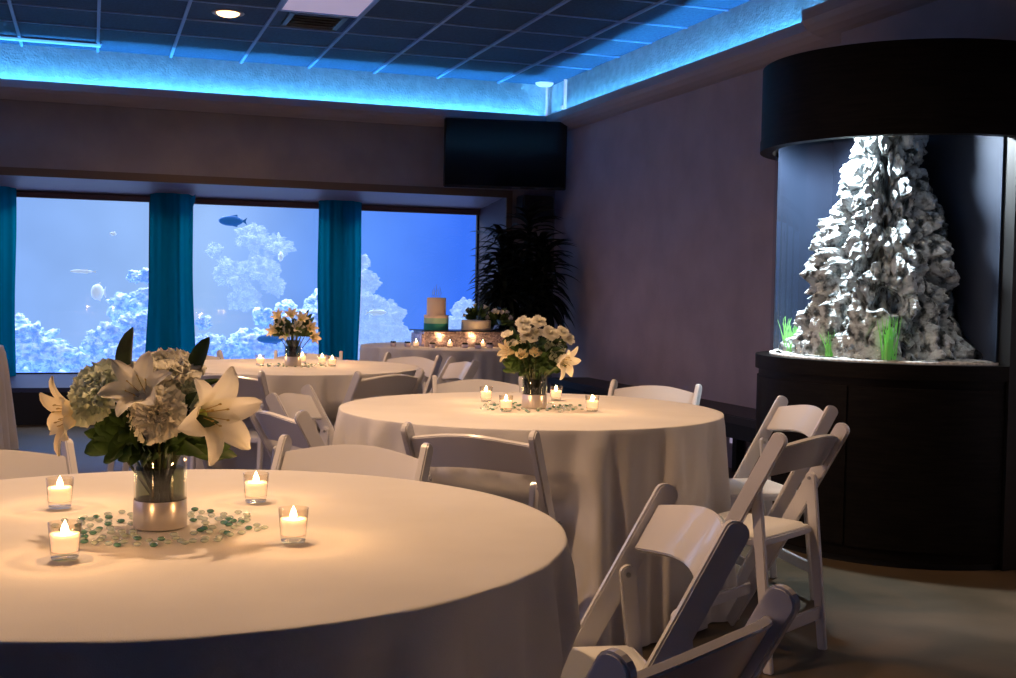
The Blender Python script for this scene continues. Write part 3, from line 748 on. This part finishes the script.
# ------------------------------------------------------------------ flowers
def frame_to(d, up=(0, 0, 1)):
    z = Vector(d).normalized(); x = Vector(up).cross(z)
    if x.length < 1e-3: x = Vector((1, 0, 0)).cross(z)
    x.normalize(); y = z.cross(x)
    return Matrix((x, y, z)).transposed().to_4x4()
def petal(m, az, L, W, a0, a1, p=1.0, nL=8, nW=4, ruffle=0, base_r=.004, T=None, tip=.0, seed=0, cup=.25, ridge=0, blunt=False):
    """petal leaving axis z; angle from axis goes a0 -> a1 along its length"""
    pts = []; r, z = base_r, 0; 
    for i in range(nL + 1):
        t = i / nL; an = a0 + (a1 - a0) * t ** p
        pts.append((r, z, an)); r += L / nL * math.sin(an); z += L / nL * math.cos(an)
    V = []
    for i, (r, z, an) in enumerate(pts):
        t = i / nL
        w = W * .5 * (math.sin(PI * (t * .86 + .10)) ** .75) * (1 if t < .97 else .35)
        if blunt: w = W * .5 * (.25 + .75 * math.sin(PI / 2 * min(1, t * 1.25))) * (1 if t < .99 else .86)
        for k in range(nW + 1):
            s = k / nW * 2 - 1
            o = cup * w * s * s - ridge * w * (1 - abs(s))
            if ruffle: o += ruffle * (math.sin(s * 7 + seed + t * 5) + (.7 * math.sin(s * 15 + seed * 3) * t if blunt else 0)) * t
            rr = r - o * math.cos(an); zz = z + o * math.sin(an)
            x, y = rr, s * w
            V.append((x * math.cos(az) - y * math.sin(az), x * math.sin(az) + y * math.cos(az), zz))
    F = [(i * (nW + 1) + k, i * (nW + 1) + k + 1, (i + 1) * (nW + 1) + k + 1, (i + 1) * (nW + 1) + k) for i in range(nL) for k in range(nW)]
    m.add(V, F, T)
def stem_to(t, start, col='stemgreen', r=.0025):
    """stem from local flower base down into the vase; start = vector (local) to the vase"""
    m = MB(); s = Vector(start); m.tube([(0, 0, 0), s * .35 + Vector((0, 0, .02 * 0)), s], r, 5); m.build('stem', col, t)
def lily(pos, dirv, L, label, mat='petal', foot=None, a1=1.75, group=None, spin=0, kind='lily'):
    t = thing(kind, label, 'flower', pos, 0, group)
    T = frame_to(dirv) @ Matrix.Rotation(spin, 4, 'Z')
    for k in range(6):
        m = MB(); inner = k % 2
        petal(m, k * PI / 3, L * (1.0 if inner else 1.04), L * (.46 if inner else .36), .22, a1 + .12 * math.sin(k * 2.3 + spin), 1.5, 10, 6, .0025, .006, T, cup=.3, seed=k, ridge=.12)
        m.build('petal', mat, t, smooth=True)
    m = MB(); m.lathe([(.0001, .0), (.006, .004), (.011, L * .22), (.009, L * .24), (.0001, L * .1)], 12, T); m.build('throat', 'throat', t, smooth=True)
    m = MB()
    for k in range(6):
        an = k * PI / 3 + .3; e = Vector((.02 * math.cos(an), .02 * math.sin(an), L * .62))
        m.tube([(.003 * math.cos(an), .003 * math.sin(an), 0), e * .6, e], .0008, 4, T)
        m.sphere(e, .03 * L, 6, 4, T, sc=(.5, .5, 1.2))
    m.build('stamen', 'anther', t)
    if foot is not None: stem_to(t, Vector(foot) - Vector(pos))
    return t
def ruffled(pos, dirv, R, label, mat='petal', foot=None, layers=5, group=None, seed=0, kind='carnation'):
    t = thing(kind, label, 'flower', pos, 0, group); T = frame_to(dirv); r = random.Random(seed); m = MB()
    for l in range(layers + 2):
        n = 4 + 2 * l; f = l / (layers + 1)
        for k in range(n):
            petal(m, k * 2 * PI / n + l * .7 + r.random() * .6, R * (.80 + .38 * f) * r.uniform(.88, 1.1), R * r.uniform(.6, .8), .05 + .70 * f, .15 + 1.75 * f + r.uniform(-.15, .15), 1.2, 7, 9, R * .085, .002, T, cup=.05, seed=k * 1.7 + l * 3, blunt=True)
    m.build('petals', mat, t, smooth=True)
    m = MB(); m.lathe([(.0001, -.012), (.006, -.01), (R * .22, .008), (.0001, .006)], 10, T); m.build('calyx', 'leaf', t)
    if foot is not None: stem_to(t, Vector(foot) - Vector(pos))
    return t
def mum(pos, dirv, R, label, mat='petal', foot=None, group=None, seed=0, kind='chrysanthemum'):
    t = thing(kind, label, 'flower', pos, 0, group); T = frame_to(dirv); m = MB()
    for l in range(8):
        f = l / 7; n = 7 + 3 * l
        for k in range(n):
            petal(m, k * 2 * PI / n + l * .5, R * (.62 + .22 * f) * (.92 + .16 * math.sin(k * 5.1 + l)), R * .26, .0 + .8 * f, .3 + 1.9 * f, 1, 5, 2, 0, .002, T, cup=.5, blunt=True)
    m.build('petals', mat, t, smooth=True)
    if foot is not None: stem_to(t, Vector(foot) - Vector(pos), r=.002)
    return t
def rose(pos, dirv, R, label, mat='petal_cream', foot=None, group=None, kind='rose'):
    t = thing(kind, label, 'flower', pos, 0, group); T = frame_to(dirv); m = MB()
    for l in range(4):
        f = l / 3; n = 3 + l
        for k in range(n):
            petal(m, k * 2 * PI / n + l, R * (1.1 + .1 * f), R * (.9 + .5 * f), .05 + .9 * f, -.1 + 1.0 * f, 1, 6, 4, 0, .001 + .15 * R * l, T, cup=-.35)
    m.build('petals', mat, t, smooth=True)
    if foot is not None: stem_to(t, Vector(foot) - Vector(pos), r=.002)
    return t
def leaf_spray(pos, dirs, label, L, W, foot=None, mat='leaf', group=None, name='leafy_sprig'):
    t = thing(name, label, 'foliage', pos, 0, group); 
    for (d, s) in dirs:
        m = MB(); petal(m, 0, L * s, W * s, .0, .45, 1, 8, 4, 0, 0, frame_to(d), cup=.5, ridge=.15); m.build('leaf', mat, t, smooth=True)
    if foot is not None: stem_to(t, Vector(foot) - Vector(pos))
    return t
def vase(cx, cy, label, n=12, seed=0):
    t = thing('glass_vase', label, 'vase', (cx, cy, ZT_))
    m = MB(); m.lathe([(.0001, .001), (.0485, .001), (.049, .006), (.049, .145), (.0455, .145), (.0455, .012), (.0001, .012)], 48); m.build('glass', 'vaseglass', t, smooth=True, angle=.6)
    m = MB(); m.lathe([(.0496, .002), (.0502, .004), (.0502, .054), (.0496, .055)], 48); m.build('satin_band', 'satin', t, smooth=True)
    m = MB(); m.lathe([(.0001, .012), (.045, .012), (.045, .115), (.0001, .115)], 32); m.build('water', thin_glass('vase_water', (.42, .43, .32), .3), t, smooth=True)
    r = random.Random(seed); m = MB()
    for k in range(n * 8):
        a1 = r.random() * 6.28; a2 = a1 + 2.2 + r.random() * 1.5; r1 = .042 * r.random() ** .5; r2 = .043 * r.random() ** .5
        m.tube([(r1 * math.cos(a1), r1 * math.sin(a1), .016), (r2 * math.cos(a2), r2 * math.sin(a2), .15)], .0028, 5)
    for k in range(40):
        leaf_strip(m, (.012 * math.cos(k), .012 * math.sin(k), .06 + .08 * r.random()), r.random() * 6.28, .026, .020, 1., .2, 4)
    o = m.build('stems', 'stemgreen', t); o['kind'] = 'stuff'
    return t
u_ = Vector((.9455, -.3252, 0)); v_ = Vector((-.325, -.9455, 0)); w_ = Vector((0, 0, 1))
def bq(T, s=1):
    c = Vector((T[0], T[1], 0))
    return (lambda u, v, z: tuple(c + u_ * u + v_ * v + w_ * z)), (lambda a_, b_, c_: u_ * a_ + v_ * b_ + w_ * c_)
def greens(T, z0, R, n, seed, label, L=.05, W=.02, zs=(0, .06)):
    """dense collar of leaves under the blooms"""
    r = random.Random(seed); t = thing('bouquet_greenery', label, 'foliage', (T[0], T[1], z0)); m = MB()
    for k in range(n):
        az = r.random() * 6.28; rr = R * r.random() ** .6; el = r.uniform(-.35, 1.2)
        d = Vector((math.cos(az) * math.cos(el), math.sin(az) * math.cos(el), math.sin(el)))
        p = Vector((rr * math.cos(az), rr * math.sin(az), r.uniform(*zs)))
        petal(m, 0, L * r.uniform(.7, 1.2), W * r.uniform(.7, 1.2), 0, .5, 1, 5, 2, 0, 0, Matrix.Translation(p) @ frame_to(d), cup=.5)
    for k in range(18):
        az = r.random() * 6.28; rr = R * r.random()
        m.tube([(.02 * math.cos(az), .02 * math.sin(az), -.05), (rr * math.cos(az), rr * math.sin(az), zs[1])], .002, 4)
    m.build('leaves', 'leaf', t, smooth=True)
    return t

# nearest bouquet
B1, B2, B3 = (.128, 2.396), (1.68, 4.539), (1.135, 7.202)
P, Q = bq(B1); foot = P(0, 0, .80)
vase(*B1, 'clear glass cylinder vase with silver satin band on the nearest table', 14, 1)
ruffled(P(.010, -.005, 1.035), Q(0, .35, 1), .066, 'full ruffled white bloom at the top of the nearest bouquet', 'petal', foot, 6, seed=1, kind='hydrangea')
lily(P(-.004, .066, 1.012), Q(-.12, .72, .45), .10, 'open white lily facing front at the centre of the nearest bouquet', 'petal', foot, 1.7, spin=.35)
lily(P(.070, .035, .985), Q(.66, .55, .05), .135, 'largest open white lily spreading on the right of the nearest bouquet', 'petal', foot, 1.85, spin=.2)
lily(P(-.120, .035, .99), Q(-.75, .55, -.12), .105, 'yellowish lily hanging on the left of the nearest bouquet', 'petal_cream', foot, 1.9, spin=.5)
ruffled(P(-.090, .045, 1.012), Q(-.35, .6, .35), .060, 'greenish white ruffled bloom on the left of the nearest bouquet', 'petal_green', foot, 5, seed=2, kind='lisianthus')
ruffled(P(.020, .080, .988), Q(.1, 1, .15), .050, 'ruffled white carnation low at the centre of the nearest bouquet', 'petal', foot, 5, seed=5)
ruffled(P(.055, .02, 1.015), Q(.5, .4, .6), .036, 'small ruffled carnation between the top bloom and the large lily of the nearest bouquet', 'petal_green', foot, 4, seed=8)
leaf_spray(P(-.062, 0, 1.035), [(Q(-.05, .1, 1), 1)], 'upright pointed dark leaf on the upper left of the nearest bouquet', .115, .045, foot)
leaf_spray(P(.060, 0, 1.045), [(Q(.28, .1, 1), 1)], 'upright pointed dark leaf on the upper right of the nearest bouquet', .09, .036, foot)
leaf_spray(P(-.045, .04, .945), [(Q(-.9, .35, -.35), 1), (Q(-.9, .5, .0), .8), (Q(-.5, .8, -.6), .8)], 'broad dark leaves drooping on the lower left of the nearest bouquet', .09, .042, foot)
leaf_spray(P(.05, .03, .95), [(Q(.9, .3, -.25), .9), (Q(1, .2, .02), .85), (Q(.8, .6, -.1), .7)], 'narrow dark leaves poking out on the lower right of the nearest bouquet', .085, .022, foot)
leaf_spray(P(.045, .0, 1.03), [(Q(1, .1, .28), 1)], 'thin dark leaf reaching right beside the top bloom of the nearest bouquet', .07, .015, foot)
greens(B1, .905, .085, 260, 11, 'dense dark greenery under the blooms of the nearest bouquet', .062, .026, (0, .085))

# middle bouquet
P, Q = bq(B2); foot = P(0, 0, .80)
vase(*B2, 'clear glass cylinder vase with silver satin band on the middle table', 12, 2)
def zz2(y): return .751 + (411 - y) * .00399
mums = [(524, 320, .036, 'top left'), (537, 319, .036, 'top right'), (525, 327, .030, 'second row left'), (535, 330, .030, 'second row centre'), (547, 330, .042, 'largest, upper right'),
        (558, 329, .032, 'far right upper'), (563, 335, .034, 'far right lower'), (527, 333, .030, 'third row left'), (532, 336, .026, 'third row centre')]
for k, (x, y, r, w) in enumerate(mums):
    u = (x - 535) * .004; mum(P(u * 1.1, .055 + .012 * (k % 3), zz2(y) - r * .4), Q(u * 6, .7, .8), r * 1.12, 'white button chrysanthemum in the middle bouquet, ' + w, 'petal', foot, 'button chrysanthemums in the middle bouquet', k)
for k, (x, y, w) in enumerate(((507, 333, 'sticking up on the far left'), (513, 342, 'above the left lily'), (523, 339, 'under the mums'))):
    u = (x - 535) * .004; rose(P(u, .04, zz2(y) - .01), Q(u * 3, .4, 1), .018, 'small pale bud in the middle bouquet, ' + w, 'petal', foot, 'pale buds in the middle bouquet', 'flower_bud')
for k, (x, y, w) in enumerate(((521.6, 354, 'left'), (535, 352, 'right'))):
    u = (x - 535) * .004; rose(P(u, .095, zz2(y)), Q(u, .7, .7), .018, 'small cream rose low in the middle bouquet, the %s one of two' % w, 'petal_cream', foot, 'cream roses in the middle bouquet')
lily(P(-.085, .03, zz2(352)), Q(-.75, .45, .1), .068, 'cream lily opening on the left of the middle bouquet', 'petal_cream', foot, 1.5, spin=.4)
lily(P(.076, .045, zz2(355)), Q(.7, .55, -.3), .110, 'large white lily drooping on the right of the middle bouquet', 'petal', foot, 1.7, spin=.1)
ruffled(P(.065, .04, zz2(350)), Q(.5, .7, .3), .045, 'ruffled white bloom above the drooping lily of the middle bouquet', 'petal_green', foot, 5, seed=4)
leaf_spray(P(-.07, .0, zz2(342)), [(Q(-.5, .2, 1), 1), (Q(-.9, .2, .5), 1), (Q(-1, .2, .05), .9)], 'green leaves on the upper left of the middle bouquet', .075, .03, foot)
leaf_spray(P(-.05, .03, zz2(360)), [(Q(-1, .3, -.1), 1), (Q(-.8, .5, -.5), .9)], 'green leaves on the lower left of the middle bouquet', .07, .03, foot)
leaf_spray(P(.05, .03, zz2(365)), [(Q(1, .3, -.1), 1), (Q(.8, .5, -.3), .9)], 'green leaves on the lower right of the middle bouquet', .07, .03, foot)
greens(B2, .90, .10, 420, 12, 'dense green filler under the blooms of the middle bouquet', .045, .02, (0, .125))

# farthest bouquet
P, Q = bq(B3); foot = P(0, 0, .80)
vase(*B3, 'clear glass cylinder vase with silver satin band on the farthest round table', 10, 3)
def zz3(y): return .785 + (362 - y) * .0059
fl3 = [(283, 325, 'upper left'), (275, 331, 'far left'), (293, 317, 'topmost'), (300, 328, 'centre'), (313, 328, 'right'), (317, 336, 'far right'), (288, 334, 'lower centre left'), (304, 320, 'upper right'), (279, 318, 'top left')]
for k, (x, y, w) in enumerate(fl3):
    u = (x - 293) * .0059
    lily(P(u * .8, .035 + .02 * (k % 2), zz3(y) - .005), Q(u * 7, .9, .35 + (330 - y) * .04), .066, 'cream alstroemeria in the bouquet on the farthest round table, ' + w, 'petal_cream' if k % 3 else 'petal', foot, 1.45, 'cream blooms in the farthest bouquet', k, 'alstroemeria')
leaf_spray(P(.075, 0, zz3(322)), [(Q(.1, .1, 1), 1), (Q(.5, .1, .8), .8)], 'dark leaves on the top right of the farthest bouquet', .08, .03, foot)
leaf_spray(P(-.06, 0, zz3(325)), [(Q(-.6, .1, 1), 1), (Q(-1, .1, .3), .8)], 'dark leaves on the top left of the farthest bouquet', .075, .02, foot)
greens(B3, .935, .09, 220, 13, 'dense dark filler under the blooms of the farthest bouquet', .05, .022, (0, .08))

# ------------------------------------------------------------------ glass gems scattered round the vases
def gem_mesh(mat):
    m = MB(); m.sphere((0, 0, .0035), 1, 8, 5, sc=(.0085, .0075, .0042)); return m.build('glass_gem', mat, smooth=True)
g1 = gem_mesh('gem'); g2 = gem_mesh('gem2')
def gems(T, n, seed, which, R=.23):
    r = random.Random(seed); out = []
    la, ga = 'clear glass gem scattered around the vase on the %s table' % which, 'clear glass gems on the %s table' % which
    lb, gb_ = 'dark aqua glass gem scattered around the vase on the %s table' % which, 'aqua glass gems on the %s table' % which
    k = 0; pts = []
    while k < n:
        an = r.random() * 6.28; d = .062 + (R - .062) * r.random() ** .8
        x, y = T[0] + d * math.cos(an) * 1.05, T[1] + d * math.sin(an) * .9
        if any((x - p) ** 2 + (y - q_) ** 2 < .0155 ** 2 for p, q_ in pts) or any((x - a_) ** 2 + (y - b_) ** 2 < .036 ** 2 for a_, b_, _ in vot): continue
        pts.append((x, y)); dark = r.random() < .36
        src = g2 if dark else g1
        o = src if not src.get('label') else src.copy()
        if o is not src: C.objects.link(o)
        o.location = (x, y, ZT_ - .001); o.rotation_euler = (0, 0, r.random() * 3)
        tag(o, lb if dark else la, 'glass gem', gb_ if dark else ga); k += 1
gems(B1, 120, 21, 'nearest', .20)
gems(B2, 80, 22, 'middle', .22)
gems(B3, 45, 23, 'farthest round', .20)

# ------------------------------------------------------------------ cake table
RY = 9.75
t = thing('sequin_cake_stand', 'long low cake riser wrapped in sparkling sequin fabric', 'cake stand', (2.95, RY, .762))
m = MB(); m.b2((-.39, -.18, 0), (.41, .2, .125)); m.build('sequin_skirt', 'sequin', t, bevel=.02)
m = MB(); m.b2((-.40, -.19, .125), (.42, .21, .132)); m.build('top_board', 'frame', t)
t = thing('tiered_cake', 'small tiered cake fading from teal to cream with wire topper', 'cake', (2.725, RY, .895))
m = MB(); m.cyl(.103, 0, .055, 40); m.build('teal_layer', 'teal', t, smooth=True, angle=.6)
m = MB(); m.cyl(.103, .055, .10, 40); m.build('mint_layer', 'mint', t, smooth=True, angle=.6)
m = MB(); m.lathe([(.103, .10), (.103, .125), (.0001, .128)], 40); m.build('pale_layer', 'cream', t, smooth=True, angle=.6)
m = MB(); m.lathe([(.080, .126), (.080, .262), (.076, .269), (.0001, .27)], 40); m.build('upper_tier', 'cream', t, smooth=True, angle=.6)
m = MB()
for k in range(5):
    m.tube([((k - 2) * .012, 0, .25), ((k - 2) * .02, 0, .30 + .03 * (k % 2)), ((k - 2) * .013, 0, .34 + .02 * (k % 3))], .0015, 4)
m.tube([(-.03, 0, .30), (0, 0, .335), (.03, 0, .30), (0, 0, .28), (-.03, 0, .30)], .0015, 4)
m.build('wire_topper', 'wire', t)
t = thing('white_cake', 'low round white cake right of the tiered cake', 'cake', (3.075, RY, .895))
m = MB(); m.lathe([(.0001, 0), (.125, 0), (.125, .078), (.12, .085), (.0001, .086)], 40); m.build('icing', 'whiteicing', t, smooth=True, angle=.6)
m = MB(); m.lathe([(.125, 0), (.131, .004), (.125, .012)], 40); m.build('piped_border', 'cream', t, smooth=True)
def arrangement(x, y, z, label, seed, s=1):
    t = thing('flower_arrangement', label, 'flowers', (x, y, z)); r = random.Random(seed); m = MB(); m2 = MB()
    for k in range(70):
        az = r.random() * 6.28; el = r.uniform(-.1, 1.4); d = Vector((math.cos(az) * math.cos(el), math.sin(az) * math.cos(el), math.sin(el)))
        petal(m, 0, .10 * s * r.uniform(.6, 1.2), .03 * s, 0, .5, 1, 4, 2, 0, 0, Matrix.Translation(d * .04 * s) @ frame_to(d), cup=.5)
    m.build('leaves', 'leaf', t, smooth=True)
    for k in range(9):
        az = r.random() * 6.28; el = r.uniform(.1, 1.3); d = Vector((math.cos(az) * math.cos(el), math.sin(az) * math.cos(el), math.sin(el)))
        mm = MB()
        for l in range(8): petal(mm, l * PI / 4, .042 * s, .026 * s, .2, 1.3, 1, 4, 2, 0, .001, Matrix.Translation(d * .11 * s) @ frame_to(d))
        mm.build('bloom', 'petal', t, smooth=True)
arrangement(3.10, RY + .02, .985, 'white flowers and dark leaves heaped on the white cake', 31, .95)
arrangement(3.28, RY + .0, .95, 'white filler flowers standing right of the white cake', 32, 1.0)
def favor(x, y, label, src=[None]):
    if src[0] is None:
        t = thing('favor_cup', label, 'cup', (x, y, ZT_)); src[0] = t
        m = MB(); m.lathe([(.0001, 0), (.022, 0), (.028, .03), (.0265, .03), (.0001, .026)], 16); m.build('cup', 'lavender', t, smooth=True)
        m = MB()
        for k in range(16):
            az = k * 2.4; petal(m, 0, .028, .014, 0, .6, 1, 4, 2, 0, 0, Matrix.Translation((0, 0, .024)) @ frame_to((math.cos(az), math.sin(az), .35 + .05 * k)), cup=.4)
        m.build('greenery', 'leafdark', t)
    else: t = dup(src[0], (x, y, ZT_))
    tag(t, label, 'cup', 'small favor cups along the cake table')
for k, (x, y, w) in enumerate(((2.33, 9.62, 'leftmost'), (2.43, 9.55, 'second from the left'), (2.60, 9.40, 'third from the left'), (2.86, 9.36, 'fourth from the left'), (2.95, 9.30, 'fifth from the left'), (3.07, 9.36, 'sixth from the left'), (3.24, 9.42, 'rightmost'))):
    favor(x, y, 'small pale cup topped with dark greenery on the cake table, ' + w)
for k, (x, y, w) in enumerate(((2.49, 9.50, 'left'), (2.75, 9.42, 'middle'), (3.03, 9.42, 'right'))):
    o = dup(vb, (x, y, ZT_)); tag(o, 'lit votive candle before the sequin cake stand, the %s one of three' % w, 'candle', 'votive candles on the cake table')
    cpoint(x, y, ZT_ + .088, .8, .004)

# ------------------------------------------------------------------ lights
def area(name, loc, size, e, color, rot=(0, 0, 0), sy=None, spread=None):
    l = bpy.data.lights.new(name, 'AREA'); l.energy = e; l.color = color; l.size = size
    if sy: l.shape = 'RECTANGLE'; l.size_y = sy
    if spread: l.spread = spread
    o = bpy.data.objects.new(name, l); C.objects.link(o); o.location = loc; o.rotation_euler = rot; return o
def spot(name, loc, target, e, color, ang, blend=.6, r=.06):
    l = bpy.data.lights.new(name, 'SPOT'); l.energy = e; l.color = color; l.spot_size = rad(ang); l.spot_blend = blend; l.shadow_soft_size = r
    o = bpy.data.objects.new(name, l); C.objects.link(o); o.location = loc
    o.rotation_euler = (Vector(target) - Vector(loc)).to_track_quat('-Z', 'Y').to_euler(); return o
WARM = (1, .60, .32)
spot('downlight_nearest_table', (.05, 3.35, 3.2), (.15, 2.9, .76), 225, WARM, 120, .9)
spot('downlight_middle_table', (1.3, 5.1, 3.2), (1.6, 4.6, .76), 165, WARM, 100, .9)
spot('downlight_far_table', (.95, 7.2, 3.2), (1.1, 7.1, .76), 170, WARM, 90, .9)
spot('added_fill_aisle', (-.4, 5.4, 3.2), (.3, 5.8, 0), 110, WARM, 140, .9)  # added fill spot to brighten the aisle and chairs between the tables
spot('downlight_back', (.951, 9.248, 3.18), (.95, 9.6, 0), 90, WARM, 150, 1, .08)
spot('added_fill_right', (2.6, 3.7, 3.2), (2.5, 3.7, 0), 45, (1, .68, .45), 120, 1)  # added fill spot to brighten the right-hand chairs and floor
area('tank_light_windows', (1.2, 12.5, 2.75), 6.5, 210, (.74, .84, 1), (0, 0, 0), 1.0)
spot('tank_light_cylinder', (3.33, 5.12, 2.22), (3.60, 5.04, .9), 300, (.86, .95, 1), 150, .3, .05)
w = bpy.data.worlds.new('world'); bpy.context.scene.world = w; w.use_nodes = True
bg = w.node_tree.nodes['Background']; bg.inputs[1].default_value = 1.25
N = w.node_tree.nodes; L = w.node_tree.links
tc = N.new('ShaderNodeTexCoord'); sx = N.new('ShaderNodeSeparateXYZ'); cr = N.new('ShaderNodeValToRGB')
L.new(tc.outputs['Generated'], sx.inputs[0]); L.new(sx.outputs['Z'], cr.inputs['Fac']); L.new(cr.outputs['Color'], bg.inputs['Color'])
cr.color_ramp.elements[0].position = 0; cr.color_ramp.elements[0].color = (.03, .03, .05, 1)
cr.color_ramp.elements[1].position = .12; cr.color_ramp.elements[1].color = (.52, .45, .66, 1)

# ------------------------------------------------------------------ camera
F = Vector((.32564878, .94468032, -.03914035)); R = Vector((.94547928, -.32516119, .01841563)); U = Vector((-.00466996, .04300342, .99906401))
cam = bpy.data.cameras.new('camera'); cam.sensor_width = 36; cam.lens = 1212.61 / 1016 * 36; cam.clip_start = .05
co = bpy.data.objects.new('camera', cam); C.objects.link(co)
co.matrix_world = Matrix(((R.x, U.x, -F.x, 0), (R.y, U.y, -F.y, 0), (R.z, U.z, -F.z, 1.22635), (0, 0, 0, 1)))
sc = bpy.context.scene; sc.camera = co
sc.view_settings.view_transform = 'Standard'; sc.view_settings.look = 'None'; sc.view_settings.exposure = 0
sc.cycles.use_denoising = True
sc.cycles.sample_clamp_indirect = 4
sc.cycles.max_bounces = 8; sc.cycles.transparent_max_bounces = 16
